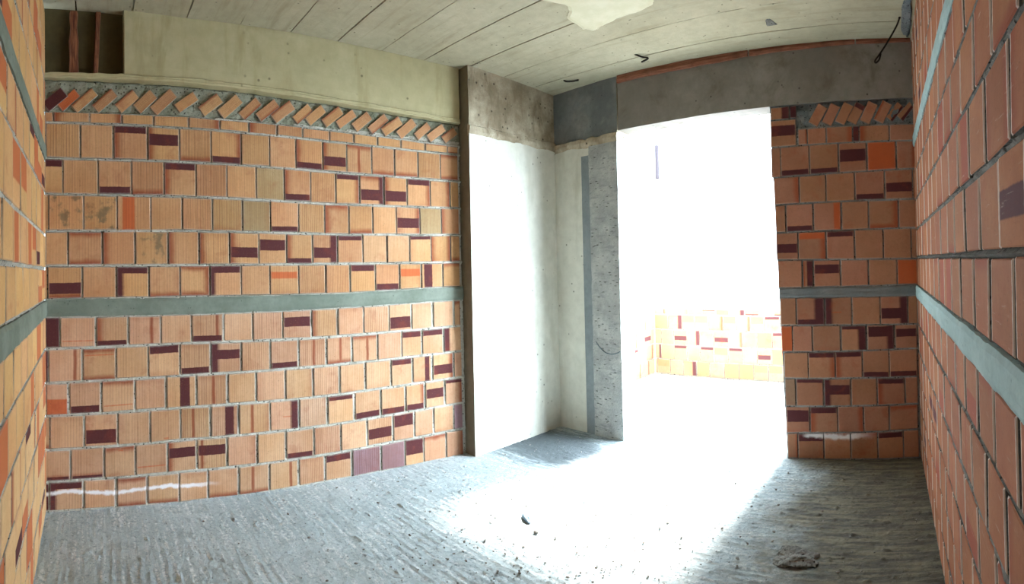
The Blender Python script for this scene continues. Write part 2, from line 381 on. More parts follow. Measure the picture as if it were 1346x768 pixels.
# ---------------------------------------------------------------- brickwork
ATTRS = ('pA', 'pB', 'pC', 'sm', 'ex', 'tn')
def decode(t):
    d = dict(pA=[2, 2, 2, 2], pB=[2, 2, 2, 2], pC=[2, 2, 2, 2], sm=[0, 0, 0, 0], ex=[0.5, 0, 0, 0])
    tone = 0.90 + 0.2 * random.random(); w = random.uniform(-0.05, 0.05)
    tn = [tone * (1 + w * 0.3), tone * (1 + w), tone * (1 - w * 0.5)]
    if random.random() < 0.5: d['sm'][random.randrange(4)] = random.uniform(0.05, 0.3)
    for k in t.split():
        a, arg = k[0], k[1:]; n = [int(x) / 100 for x in arg.split('-')] if arg else []
        if a == 'F': d['pA'] = [-1, -1, 2, 2]
        elif a == 'T': d['pA'] = [0.02, n[0], 0.98, 2]
        elif a == 'B': d['pA' if d['pA'][0] > 1 else 'pB'] = [0.02, -1, 0.97, n[0]]
        elif a == 'M': d['pA' if d['pA'][0] > 1 else 'pB'] = [0.03, n[0], 0.98, n[1]]
        elif a == 'L':
            r = [-1, -1, n[0], 2] if len(n) == 1 else [n[0], -1, n[1], 2]
            d['pB' if len(n) == 1 else 'pA'] = r
        elif a == 'R': d['pB' if len(n) == 1 else 'pA'] = [n[0], -1, 2 if len(n) == 1 else n[1], 2]
        elif a == 'O': d['pC'] = [n[0], -1, n[1], 2] if n[0] > 0 else [-1, -1, 2, 2]
        elif a == 'H': d['pC'] = [-1, -1, 2, n[0]]
        elif a == 'N' or a == 'o': d['pC'] = [0.02, n[0], 0.96, n[1]]
        elif a == 'q': d['pC'] = [-1, -1, 2, 2]
        elif a == 'c': d['pC'] = [random.choice((0.05, 0.45)), n[0] - 0.015, random.choice((0.6, 0.95)), n[0] + 0.015]
        elif a in 'lrtb': d['sm']['lrtb'.index(a)] = 0.9
        elif a == 'm': d['ex'][0] = n[0]; d['ex'][1] = 0.85
        elif a == 'g': d['ex'][2] = 0.8
        elif a == 's': d['ex'][3] = 1.0
        elif a == 'y': tn = [0.72 * tone, 0.92 * tone, 1.0 * tone] if not n else [0.9, 1.0, 0.95]
        elif a == 'w': tn = [1.05, 1.15, 1.3]
        elif a == 'p': tn = [0.50, 0.50, 0.95]
    if ' d' in t: tn = [tn[0] * 1.02, tn[1] * 1.10, tn[2] * 1.34]
    d['tn'] = tn + [1]
    return d

class Bricks:
    def __init__(self):
        self.v = []; self.f = []; self.uv = []; self.side = []; self.at = {k: [] for k in ATTRS}
    def add(self, quad, normal, depth, code, back=0.03, cham=0.0035, uvrot=False):
        """quad: four points lower-left, lower-right, upper-right, upper-left on the wall plane"""
        q = [Vector(p) for p in quad]; n = Vector(normal); ctr = sum(q, Vector()) / 4
        jig = [depth + random.uniform(-0.0015, 0.0015) for _ in q]
        front = [p + (ctr - p).normalized() * cham * 1.6 + n * j for p, j in zip(q, jig)]
        mid = [p + n * (j - cham) for p, j in zip(q, jig)]
        bk = [p - n * back for p in q]
        b = len(self.v); self.v += front + mid + bk
        uvs = [(0, 0), (1, 0), (1, 1), (0, 1)]
        if uvrot: uvs = [(0, 1), (0, 0), (1, 0), (1, 1)]
        cu = [(0.02 + 0.96 * a, 0.02 + 0.96 * c_) for a, c_ in uvs]
        fs = [((b, b + 1, b + 2, b + 3), cu)]
        for i in range(4):
            j = (i + 1) % 4
            fs.append(((b + 4 + i, b + 4 + j, b + j, b + i), [uvs[i], uvs[j], cu[j], cu[i]]))
            fs.append(((b + 8 + i, b + 8 + j, b + 4 + j, b + 4 + i), [uvs[i], uvs[j], uvs[j], uvs[i]]))
        for i_, (f, uvv) in enumerate(fs):
            self.side.append(i_ > 0 and i_ % 2 == 0); self.f.append(f); self.uv += uvv
            for k in ATTRS: self.at[k].append(code[k])

def mortar_grid(P, Nrm, s0, s1, z0, z1, step, depth_fn, thick):
    """gridded mortar face plus the solid wall body behind it"""
    ns = max(2, int((s1 - s0) / step)); nz = max(2, int((z1(s0) - z0) / step))
    verts = []; faces = []
    S = np.linspace(s0, s1, ns + 1)
    for s in S:
        p = P(s); n = Nrm(s)
        zz = np.linspace(z0, z1(s), nz + 1)
        d = depth_fn(np.full_like(zz, s), zz)
        for z, dd in zip(zz, d): verts.append((p[0] + n[0] * dd, p[1] + n[1] * dd, z))
    for i in range(ns):
        for k in range(nz):
            a = i * (nz + 1) + k; faces.append((a, a + nz + 1, a + nz + 2, a + 1))
    nb = len(verts); m = 24
    for s in np.linspace(s0, s1, m + 1):
        p = P(s); n = Nrm(s)
        for z in (z0, z1(s)):
            verts.append((p[0] - n[0] * 0.016, p[1] - n[1] * 0.016, z)); verts.append((p[0] - n[0] * thick, p[1] - n[1] * thick, z))
    for i in range(m):
        a = nb + 4 * i; b = a + 4
        faces += [(a + 1, a + 3, b + 3, b + 1), (a + 2, b + 2, b + 3, a + 3), (a, a + 1, b + 1, b)]
    a = nb; faces.append((a, a + 2, a + 3, a + 1)); a = nb + 4 * m; faces.append((a, a + 1, a + 3, a + 2))
    return verts, faces

def build_wall(name, P, Nrm, s0, s1, z1, rows, zline, brick_mat, mort_mat, thick=0.19, step=0.012, vgap=0.0045, hgap=0.005,
               joint_flush=-0.001, gap_depth=-0.011, extra=None, bands=(), z0=-0.02, zone_mat=None, shear=None):
    """rows: (upper line, lower line, joints, codes); zline(key, s) gives the bed-joint height"""
    B = Bricks()
    keys = []
    for hi, lo, js, codes in rows:
        for k in (hi, lo):
            if k not in keys: keys.append(k)
        for a, b, code in zip(js[:-1], js[1:], codes):
            if b - a < 0.012: continue
            vg = vgap(zline(lo, a)) if callable(vgap) else vgap
            g = vg * random.uniform(0.6, 1.5) if b - a > 0.05 else 0.002
            a2, b2 = a + g, b - g
            zs = [zline(lo, a2) + hgap * random.uniform(.7, 1.4), zline(lo, b2) + hgap * random.uniform(.7, 1.4),
                  zline(hi, b2) - hgap * random.uniform(.7, 1.4), zline(hi, a2) - hgap * random.uniform(.7, 1.4)]
            pa, pb = P(a2), P(b2); n = Nrm((a2 + b2) / 2); sk = random.uniform(-0.003, 0.003)
            quad = [(pa[0], pa[1], zs[0]), (pb[0], pb[1], zs[1]), (pb[0], pb[1], zs[2]), (pa[0], pa[1], zs[3])]
            B.add(quad, (n[0], n[1], 0), random.uniform(0.001, 0.005) + sk * 0.3, decode(code))
    if extra: extra(B)
    def depth(s, z):
        d = (gap_depth(z) if callable(gap_depth) else np.full_like(z, gap_depth)) + 0.007 * fbm(s * 22, z * 22, 1.7)
        near = np.full_like(z, 9.0)
        for k in keys: near = np.minimum(near, np.abs(z - zline(k, float(s[0]))))
        w = np.clip(1 - near / 0.014, 0, 1)
        w = np.minimum(1, w * 1.8)
        fl = joint_flush + 0.009 * fbm(s * 30, z * 45, 4.2, 3)
        d = d * (1 - w) + fl * w
        if extra and hasattr(extra, 'zone'):
            zl, zh = extra.zone(float(s[0]))
            inz = (z > zl) & (z < zh)
            d = np.where(inz, extra.flush + 0.013 * fbm(s * 18, z * 18, 8.8) - 0.02 * np.clip((z - (zh - 0.062)) / 0.012, 0, 1), d)
        return d
    mv, mf = mortar_grid(P, Nrm, s0, s1, z0, z1, step, depth, thick)
    off = len(mv)
    if shear: mv = [shear(v) for v in mv]
    verts = mv + [tuple(v) for v in B.v]; faces = mf + [tuple(i + off for i in f) for f in B.f]
    mi = [0] * len(mf) + [0 if sd_ else 1 for sd_ in B.side]
    mats = [mort_mat, brick_mat]
    if zone_mat is not None:
        mats.append(zone_mat); Sx = {}
        for i, f in enumerate(mf[:-2]):
            if len(f) == 4:
                zc = sum(mv[k][2] for k in f) / 4
                if zc > 2.405 and zc > extra.zone_min: mi[i] = 2
    o = pydata(name, verts, faces, mats, mi)
    me = o.data
    for k in ATTRS:
        at = me.attributes.new(k, 'FLOAT_COLOR', 'FACE')
        arr = np.zeros((len(faces), 4), dtype=np.float32); arr[len(mf):] = np.array(B.at[k], dtype=np.float32)
        at.data.foreach_set('color', arr.ravel())
    uvl = me.uv_layers.new(name='buv')
    nl = len(me.loops); uv = np.zeros((nl, 2), dtype=np.float32); uv[nl - len(B.uv):] = np.array(B.uv, dtype=np.float32)
    uvl.data.foreach_set('uv', uv.ravel())
    return o

def strip_beam(name, P, Nrm, s0, s1, zb, zt, mat, parent=None, out=0.012, back=0.10, step=0.03, rough=0.004, jag=0.006):
    """cast band following a wall: front face gridded, edges ragged"""
    ns = max(2, int((s1 - s0) / step)); nz = 6; verts = []; faces = []
    for s in np.linspace(s0, s1, ns + 1):
        p = P(s); n = Nrm(s)
        a = zb(s) + jag * float(fbm(s * 20, 1.1, 0.3)); b = zt(s) + jag * float(fbm(s * 20, 5.1, 0.3))
        ring = [(-back, a)] + [(out + rough * float(fbm(s * 9, k * 1.3, 2.2)) - (0.006 if k in (0, nz) else 0), a + (b - a) * k / nz) for k in range(nz + 1)] + [(-back, b)]
        for d, z in ring: verts.append((p[0] + n[0] * d, p[1] + n[1] * d, z))
    m = nz + 3
    for i in range(ns):
        for k in range(m):
            j = (k + 1) % m
            faces.append((i * m + k, (i + 1) * m + k, (i + 1) * m + j, i * m + j))
    faces.append(tuple(range(m))); faces.append(tuple(ns * m + k for k in range(m - 1, -1, -1)))
    return pydata(name, verts, faces, mat, parent=parent)
# ---------------------------------------------------------------- materials
M_BRICK_MAIN = brick_material('ribbed orange brick', smear=(0.24, 0.040, 0.012), c1=(0.50, 0.255, 0.112), c2=(0.58, 0.330, 0.165), stains=((1, -0.32, 0.75, 0.098, 0.014),))
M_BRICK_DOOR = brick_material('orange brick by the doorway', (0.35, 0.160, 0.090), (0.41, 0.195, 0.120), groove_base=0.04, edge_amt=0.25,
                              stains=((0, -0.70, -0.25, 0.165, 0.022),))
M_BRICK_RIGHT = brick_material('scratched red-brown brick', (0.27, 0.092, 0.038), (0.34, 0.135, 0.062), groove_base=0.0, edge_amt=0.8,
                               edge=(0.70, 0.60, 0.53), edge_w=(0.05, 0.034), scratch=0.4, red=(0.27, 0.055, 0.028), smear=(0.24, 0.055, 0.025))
M_BRICK_LEFT = brick_material('pale orange brick', (0.58, 0.32, 0.13), (0.64, 0.38, 0.17), groove_base=0.0, edge_amt=0.2, red=(0.45, 0.10, 0.03))
M_BRICK_OUT = brick_material('terrace brick', (0.52, 0.27, 0.15), (0.58, 0.34, 0.21), dark=(0.13, 0.045, 0.05), red=(0.55, 0.24, 0.12), groove_base=0.0)
M_MORTAR = mortar_material('grey mortar', (0.38, 0.37, 0.32), (0.52, 0.51, 0.46), stains=((1, -0.32, 0.75, 0.098, 0.014),))
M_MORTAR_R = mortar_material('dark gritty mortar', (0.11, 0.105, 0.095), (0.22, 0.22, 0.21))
M_ZONE = mortar_material('dark green grey packing mortar', (0.17, 0.185, 0.13), (0.30, 0.31, 0.25))
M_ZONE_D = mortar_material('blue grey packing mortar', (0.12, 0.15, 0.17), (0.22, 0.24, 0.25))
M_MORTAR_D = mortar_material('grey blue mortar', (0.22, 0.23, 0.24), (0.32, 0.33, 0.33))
M_BAND = concrete('green grey bond beam', (0.15, 0.18, 0.145), (0.21, 0.245, 0.205), scale=4, pits=0.7, pit_scale=34)
M_BAND_R = concrete('blue grey bond beam', (0.27, 0.38, 0.39), (0.36, 0.48, 0.49), scale=4, pits=0.6, pit_scale=34)
M_BEAM = concrete('pale cream beam concrete', (0.44, 0.40, 0.235), (0.50, 0.46, 0.285), (0.37, 0.325, 0.175), scale=1.6, pits=0.7, pit_scale=13, streak=(3, 3, 0.6), bump=0.15)
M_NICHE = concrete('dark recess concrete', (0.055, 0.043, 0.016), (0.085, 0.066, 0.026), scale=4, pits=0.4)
M_LINTEL = concrete('grey lintel concrete', (0.20, 0.185, 0.165), (0.27, 0.255, 0.235), (0.13, 0.11, 0.08), scale=2.2, pits=0.8, pit_scale=16, bump=0.2)
M_COLUMN = concrete('pale column concrete', (0.60, 0.60, 0.53), (0.68, 0.68, 0.61), (0.52, 0.51, 0.43), scale=1.5, pits=0.8, pit_scale=15, streak=(3, 3, 0.4), bump=0.2)
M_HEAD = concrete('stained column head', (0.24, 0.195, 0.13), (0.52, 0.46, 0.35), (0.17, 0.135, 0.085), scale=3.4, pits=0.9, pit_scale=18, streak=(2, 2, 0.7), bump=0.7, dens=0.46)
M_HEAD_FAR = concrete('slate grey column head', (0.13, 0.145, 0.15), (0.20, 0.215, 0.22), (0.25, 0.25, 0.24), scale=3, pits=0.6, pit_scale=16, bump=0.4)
M_ROUGH = concrete('rough grey concrete', (0.33, 0.345, 0.34), (0.47, 0.485, 0.47), (0.25, 0.265, 0.27), scale=5, pits=0.75, pit_scale=24, streak=(1, 1, 5), bump=1.0, dens=0.42, pit_map=(0.6, 0.6, 2.2))
M_BOARD = concrete('smooth dark board mark', (0.20, 0.235, 0.25), (0.25, 0.285, 0.30), scale=3, pits=0.3)
M_CEIL = concrete('board marked ceiling concrete', (0.40, 0.375, 0.27), (0.46, 0.435, 0.325), (0.32, 0.295, 0.20), scale=2.2, pits=0.75, pit_scale=20, streak=(0.5, 4, 1), bump=0.4)
M_PATCH = plain('fresh pale plaster', (0.60, 0.585, 0.43), (0.66, 0.64, 0.50), 0.9, 12)
M_WOOD = wood_material('weathered red-brown timber', (0.085, 0.024, 0.012), (0.26, 0.10, 0.045), (30, 30, 2))
M_PLANK = wood_material('red-brown shutter board', (0.20, 0.075, 0.045), (0.33, 0.15, 0.10), (2, 30, 30))
M_STEEL = plain('blackened steel wire', (0.012, 0.010, 0.009), (0.03, 0.022, 0.016), 0.6, 60, 0.5)
M_BLUEWIRE = plain('grey blue wire', (0.05, 0.08, 0.10), (0.08, 0.12, 0.15), 0.5)
M_PIPE = plain('purple grey plastic pipe', (0.055, 0.045, 0.055), (0.075, 0.06, 0.075), 0.5)
M_WHITE = plain('white render', (0.78, 0.78, 0.77), (0.82, 0.82, 0.8), 0.9, 8)
M_HEAP = mortar_material('dark mortar heap', (0.13, 0.13, 0.12), (0.24, 0.24, 0.22))
M_CHIP = plain('blue grey chip', (0.10, 0.16, 0.21), (0.16, 0.22, 0.27), 0.8)
M_CRUMB = mortar_material('mortar crumb', (0.16, 0.15, 0.13), (0.30, 0.29, 0.27))

def floor_material():
    N = NT('raw floor screed'); P = N.coord()
    n1 = N.noise(P, 1.3, 6, 0.62); n2 = N.noise(P, 11, 6, 0.65); st = N.noise(N.mapping(P, (1.2, 16, 1)), 2.2, 5, 0.7, 0.3)
    col = N.mix(N.ss(n1, 0.32, 0.68), (0.32, 0.395, 0.42), (0.42, 0.49, 0.51))
    grn = N.noise(P, 48, 4, 0.75)
    col = N.mix(N.math('MULTIPLY', N.ss(st, 0.46, 0.64), N.ss(grn, 0.44, 0.60)), col, (0.66, 0.69, 0.68))
    col = N.mix(N.ss(grn, 0.46, 0.34, 0, 0.5), col, (0.16, 0.19, 0.205))
    sp = N.noise(P, 130, 3, 0.7)
    col = N.mix(N.ss(n2, 0.50, 0.34, 0, 0.3), col, (0.17, 0.19, 0.195))
    col = N.mix(N.ss(sp, 0.42, 0.30, 0, 0.55), col, (0.13, 0.145, 0.15)); col = N.mix(N.ss(sp, 0.58, 0.70, 0, 0.5), col, (0.56, 0.58, 0.57))
    v = N.voro(P, 30); g = N.noise(P, 6, 2)
    col = N.mix(N.math('MULTIPLY', N.ss(v, 0.17, 0.07), N.ss(g, 0.48, 0.58, 0, 0.8)), col, (0.055, 0.055, 0.05))
    # shade at the foot of the column, painted into the floor colour
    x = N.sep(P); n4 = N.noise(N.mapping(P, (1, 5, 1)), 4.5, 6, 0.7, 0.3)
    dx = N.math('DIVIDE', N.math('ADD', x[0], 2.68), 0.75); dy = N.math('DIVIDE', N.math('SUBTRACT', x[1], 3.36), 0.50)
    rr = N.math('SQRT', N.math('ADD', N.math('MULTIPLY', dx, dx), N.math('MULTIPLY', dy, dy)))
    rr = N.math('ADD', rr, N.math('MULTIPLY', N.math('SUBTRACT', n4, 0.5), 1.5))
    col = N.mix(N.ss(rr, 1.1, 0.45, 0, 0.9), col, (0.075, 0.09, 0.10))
    # damp, dust-brown corner by the doorway wall, with the jamb's shade painted in
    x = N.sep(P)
    dust_shade = N.math('MULTIPLY', N.ss(N.math('ADD', x[0], N.math('ADD', N.math('MULTIPLY', N.math('SUBTRACT', n2, 0.5), 0.5), N.math('MULTIPLY', N.math('SUBTRACT', n1, 0.5), 1.6))), -1.0, -0.45), N.ss(x[1], 1.0, 2.0))
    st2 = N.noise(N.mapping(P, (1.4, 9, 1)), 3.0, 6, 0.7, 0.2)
    col = N.mix(N.math('MULTIPLY', dust_shade, 0.9), col, N.mix(N.ss(st2, 0.38, 0.66), (0.055, 0.047, 0.028), (0.19, 0.165, 0.10)))
    fine = N.noise(P, 75, 6, 0.75); mid = N.noise(N.mapping(P, (0.8, 1.2, 1)), 34, 6, 0.75)
    h = N.math('ADD', N.math('MULTIPLY', fine, 0.5), mid)
    return N.fin(col, 0.8, N.bump(h, 0.75, 0.012))
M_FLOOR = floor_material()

# ---------------------------------------------------------------- plan
A = Vector((-3.259, -0.305)); Bp = Vector((-3.145, 2.79))
LM = (Bp - A).length; uM = (Bp - A) / LM; nM = Vector((-uM.y, uM.x))
def bow(s): return 0.13 * (1 - abs(min(max(2 * s / LM - 1, -1), 1)) ** 2.6)
def P_back(s): p = A + uM * s + nM * bow(s); return (p.x, p.y)
def N_back(s):
    a = Vector(P_back(s - 0.02)); b = Vector(P_back(s + 0.02)); t = (b - a).normalized(); return (t.y, -t.x)
CP = Vector((-3.032, 2.789)); D = Vector((-2.971, 3.833)); E = Vector((-2.247, 3.784))
G = Vector((-0.841, 3.81)); HC = Vector((0.178, 3.819)); RN = Vector((0.205, 2.326))
uG = (HC - G).normalized()
def P_far(s): p = G + uG * s; return (p.x, p.y)
def N_far(s): return (uG.y, -uG.x)
uR = (RN - HC).normalized()
def P_right(s): p = HC + uR * s; return (p.x, p.y)
def N_right(s): return (uR.y, -uR.x)
def P_left(s): return (A.x + s, A.y + 0.01 * s)
def N_left(s): return (-0.01, 1.0)
def ceil_z(x, y): return 3.085 - 0.017 * y + 0.05 * max(0.0, 0.6 - y)
def lerp(xs, ys, x): return float(np.interp(x, xs, ys))

# ---------------------------------------------------------------- floor
def build_floor():
    xs = np.arange(-3.55, 0.36, 0.009); ys = np.arange(-1.4, 4.02, 0.009)
    X, Y = np.meshgrid(xs, ys, indexing='ij')
    wob = Y + 0.018 * vnoise(X * 1.6, Y * 1.6, 0.5) + 0.006 * vnoise(X * 7, Y * 3, 2.5)
    comb = np.sin(wob * 2 * math.pi / 0.047)
    msk = np.clip(0.55 + 0.9 * vnoise(X * 1.3 + 9, Y * 1.7 + 3, 0.2), 0, 1)
    Z = 0.0028 * np.maximum(comb, -0.2) * msk * np.clip(0.6 + 1.1 * vnoise(X * 7 + 3, Y * 16, 4.4), 0, 1.3)
    Z += 0.0038 * fbm(X * 6, Y * 13, 0.7, 4) + 0.0034 * fbm(X * 44, Y * 52, 1.3, 3)
    pit = np.clip(vnoise(X * 30, Y * 46, 6.1) - 0.72, 0, 1) * np.clip(0.3 + vnoise(X * 2, Y * 2, 7.7), 0, 1)
    Z -= 0.035 * pit
    clod = np.clip(vnoise(X * 34 + 5, Y * 40 + 9, 3.1) - 0.74, 0, 1)
    Z += 0.045 * clod
    # scooped hollow and ridge near the column
    Z += -0.020 * np.exp(-(((X + 2.62) / 0.20) ** 2 + ((Y - 3.15) / 0.10) ** 2)) + 0.006 * fbm(X * 14, Y * 30, 4.0) * np.exp(-(((X + 2.6) / 0.35) ** 2 + ((Y - 3.1) / 0.3) ** 2))
    # splash of screed against the long wall
    Z += 0.022 * np.clip(1 - (X + 3.36) / 0.09, 0, 1) ** 2 * (0.6 + 0.6 * fbm(X * 20, Y * 20, 5.5))
    Z -= 0.004
    nx, ny = X.shape
    verts = np.stack([X.ravel(), Y.ravel(), Z.ravel()], 1)
    idx = np.arange(nx * ny).reshape(nx, ny)
    f = np.stack([idx[:-1, :-1].ravel(), idx[1:, :-1].ravel(), idx[1:, 1:].ravel(), idx[:-1, 1:].ravel()], 1)
    me = bpy.data.meshes.new('floor')
    me.vertices.add(len(verts)); me.vertices.foreach_set('co', verts.ravel())
    me.loops.add(f.size); me.loops.foreach_set('vertex_index', f.ravel().astype(np.int32))
    me.polygons.add(len(f)); me.polygons.foreach_set('loop_start', np.arange(0, f.size, 4, dtype=np.int32))
    me.polygons.foreach_set('loop_total', np.full(len(f), 4, dtype=np.int32))
    me.polygons.foreach_set('use_smooth', np.ones(len(f), dtype=bool))
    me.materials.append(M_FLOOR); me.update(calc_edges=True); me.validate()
    o = link('floor', me)
    return tag(o, 'raw grey screed floor with combed ridges, lit white by the doorway', 'floor', kind='structure')
build_floor()

# ---------------------------------------------------------------- ceiling: board-marked slab
def build_ceiling():
    bm = bmesh.new()
    ys = [-1.4, -0.85, -0.47, -0.10] + [0.27 + 0.365 * k for k in range(11)]
    ys = [y for y in ys if y < 4.0] + [4.02]
    for k, (a, b) in enumerate(zip(ys[:-1], ys[1:])):
        drop = random.uniform(0.0, 0.005); g = random.choice((0.0015, 0.003, 0.005))
        cuts = [-3.6, 0.36]
        if k == len(ys) - 2: cuts = [-3.6, -0.232, 0.36]
        for x0, x1 in zip(cuts[:-1], cuts[1:]):
            if x0 > -3: x0 += 0.006
            n = max(1, int((x1 - x0) / 0.06)); prev = None; loops = []
            for i in range(n + 1):
                x = x0 + (x1 - x0) * i / n
                ya = a + g + 0.003 * float(vnoise(x * 7, a * 3, 1)); yb = b - g + 0.003 * float(vnoise(x * 7, b * 3, 2))
                z = lambda yy: ceil_z(x, yy) - drop + 0.001 * float(vnoise(x * 5, yy * 5, 3))
                loops.append([bm.verts.new((x, ya, ceil_z(x, ya) + 0.03)), bm.verts.new((x, ya, z(ya))), bm.verts.new((x, yb, z(yb))), bm.verts.new((x, yb, ceil_z(x, yb) + 0.03))])
            for p, q in zip(loops[:-1], loops[1:]):
                for j in range(3): bm.faces.new((p[j], q[j], q[j + 1], p[j + 1]))
            bm.faces.new(loops[0]); bm.faces.new(loops[-1][::-1])
    # slab body
    v = [bm.verts.new((x, y, ceil_z(x, y) + dz)) for dz in (0.02, 0.2) for x, y in ((-3.6, -1.4), (0.36, -1.4), (0.36, 4.02), (-3.6, 4.02))]
    for q in ((3, 2, 1, 0), (4, 5, 6, 7), (0, 1, 5, 4), (1, 2, 6, 5), (2, 3, 7, 6), (3, 0, 4, 7)): bm.faces.new([v[i] for i in q])
    o = bm_obj('ceiling', bm, M_CEIL)
    return tag(o, 'pale concrete ceiling with dark joints between board marks', 'ceiling', kind='structure')
build_ceiling()

# ---------------------------------------------------------------- long brick wall
def z_main(k, s): return lerp(MAIN_S, MAIN_Z[k], s)
def diag_main(B):
    for i, (s, z) in enumerate(DIAG):
        ln = random.uniform(0.15, 0.19); th = random.uniform(0.060, 0.074); an = math.radians(random.uniform(35, 43))
        if i == len(DIAG) - 1: ln = 0.14
        ca, sa = math.cos(an), math.sin(an); q = []
        for du, dv in ((-ln / 2, -th / 2), (ln / 2, -th / 2), (ln / 2, th / 2), (-ln / 2, th / 2)):
            ss = min(s + du * ca - dv * sa, LM - 0.01); zz = min(z - 0.012 + du * sa + dv * ca, z_main('BM', s) - 0.004)
            p = P_back(ss); q.append((p[0], p[1], zz))
        n = N_back(s)
        B.add(q, (n[0], n[1], 0), random.uniform(-0.004, 0.006), decode('F g' if i == 0 else 'q g' if i == 1 else random.choice(('g', 'g', '0', 'g r', 'r', 'g l'))), uvrot=True)
    # the two dark, deeply ribbed ones in the corner
diag_main.zone = lambda s: (z_main('J13', s) + 0.004, z_main('BM', s) + 0.05)
diag_main.zone_min = 2.455; diag_main.flush = -0.013
for i_, rw in enumerate(MAIN_ROWS):       # the courses under the band are toned paler
    if i_ > 5: MAIN_ROWS[i_] = rw[:3] + ([c0 + ' d' for c0 in rw[3]],)
wall_back = build_wall('wall_back', P_back, N_back, 0.0, LM, lambda s: z_main('BM', s) + 0.03, MAIN_ROWS, z_main, M_BRICK_MAIN, M_MORTAR, zone_mat=M_ZONE, extra=diag_main, hgap=0.0072, vgap=lambda z: 0.0043 if z > 1.25 else 0.0066,
                       gap_depth=lambda z: np.where(z > 1.25, -0.020, -0.006))
tag(wall_back, 'long brick wall of square orange ribbed bricks with maroon bars', 'wall', kind='structure')
o = strip_beam('bond_beam', P_back, N_back, 0.0, LM, lambda s: z_main('BB', s), lambda s: z_main('BT', s), M_BAND, wall_back, out=0.008)
o['label'] = 'smooth green grey concrete band'
# cream ring beam over it
def out_beam(s): return 0.012
def P_beam(s): p = A + uM * s + nM * (bow(s) * 0.72); return (p.x, p.y)
beam = strip_beam('beam', P_beam, N_back, 0.517, 3.09, lambda s: z_main('BM', s) + 0.004, lambda s: 3.12, M_BEAM, out=0.012, back=0.24, rough=0.0025, jag=0.004)
tag(beam, 'pale cream concrete beam above the long brick wall', 'beam', kind='structure')
lip = strip_beam('beam_lip', P_beam, N_back, -0.02, 3.09, lambda s: z_main('BM', s) - 0.004, lambda s: z_main('BM', s) + 0.030, M_BEAM, beam, out=0.022, back=0.2, rough=0.006, jag=0.008)
# recess at the beam's end
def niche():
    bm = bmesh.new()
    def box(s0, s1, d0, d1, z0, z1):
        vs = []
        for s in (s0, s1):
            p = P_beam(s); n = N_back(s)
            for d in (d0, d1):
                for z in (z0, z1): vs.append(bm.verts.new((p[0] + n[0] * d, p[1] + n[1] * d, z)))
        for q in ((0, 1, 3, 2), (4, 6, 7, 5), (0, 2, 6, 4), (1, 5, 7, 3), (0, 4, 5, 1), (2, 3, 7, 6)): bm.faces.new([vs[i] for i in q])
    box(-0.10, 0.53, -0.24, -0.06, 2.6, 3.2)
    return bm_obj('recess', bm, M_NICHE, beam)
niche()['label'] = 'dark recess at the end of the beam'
NICHE_D = -0.06
def batten(s, w, zt, zb, label, lean=0.0):
    p = P_beam(s); n = Vector((*N_back(s), 0)); t = Vector((-n.y, n.x, 0)); bm = bmesh.new(); N_ = 9; rows = []
    for k in range(N_ + 1):
        z = zb + (zt - zb) * k / N_; ww = w * (1 + 0.25 * float(vnoise(s * 40, z * 12, 1))) / 2; off = lean * (k / N_ - 0.5)
        c0 = Vector((p[0], p[1], z)) + n * (NICHE_D + 0.001) + t * off
        rows.append([bm.verts.new(c0 + t * -ww), bm.verts.new(c0 + t * -ww * 0.8 + n * (0.036 + 0.006 * float(vnoise(z * 9, s, 2)))), bm.verts.new(c0 + t * ww * 0.7 + n * (0.03 + 0.006 * float(vnoise(z * 9, s, 5)))), bm.verts.new(c0 + t * ww)])
    for a, b in zip(rows[:-1], rows[1:]):
        for j in range(4): bm.faces.new((a[j], a[(j + 1) % 4], b[(j + 1) % 4], b[j]))
    bm.faces.new(rows[0][::-1]); bm.faces.new(rows[-1])
    return tag(bm_obj('timber_batten', bm, M_WOOD), label, 'timber batten')
batten(0.195, 0.058, 3.10, 2.69, 'wider red-brown timber batten standing in the dark recess nearer the corner')
batten(0.345, 0.034, 3.10, 2.69, 'thin red-brown timber batten in the dark recess beside the cream beam', 0.02)

# ---------------------------------------------------------------- column in the corner
NEAR_L = Vector((-3.34, 2.81))
col_plan = [CP, D, E, Vector((-2.237, 3.985)), Vector((-3.33, 4.04)), NEAR_L]
column = prism('column', col_plan, -0.02, 2.505, M_COLUMN, seg=0.04, rough=0.003, jag_top=0.012)
tag(column, 'pale concrete corner column with one face in bright daylight', 'column', kind='structure')
hd = [CP + Vector((-0.004, 0.004)), D + Vector((-0.008, 0.006)), E + Vector((-0.004, 0.008)), Vector((-2.245, 3.98)), Vector((-3.32, 4.03)), NEAR_L + Vector((0, 0.004))]
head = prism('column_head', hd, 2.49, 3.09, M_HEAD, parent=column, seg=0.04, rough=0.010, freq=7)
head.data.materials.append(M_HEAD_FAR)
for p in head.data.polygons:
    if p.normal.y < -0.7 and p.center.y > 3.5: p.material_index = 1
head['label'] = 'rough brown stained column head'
M_SIDE_SHADE = concrete('shaded column side concrete', (0.17, 0.145, 0.10), (0.22, 0.19, 0.14), scale=2.5, pits=0.4)  # side turned away from the doorway, its shade put into the colour
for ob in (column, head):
    ob.data.materials.append(M_SIDE_SHADE); k_ = len(ob.data.materials) - 1
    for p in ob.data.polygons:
        if p.normal.y < -0.7 and p.center.y < 3.2: p.material_index = k_
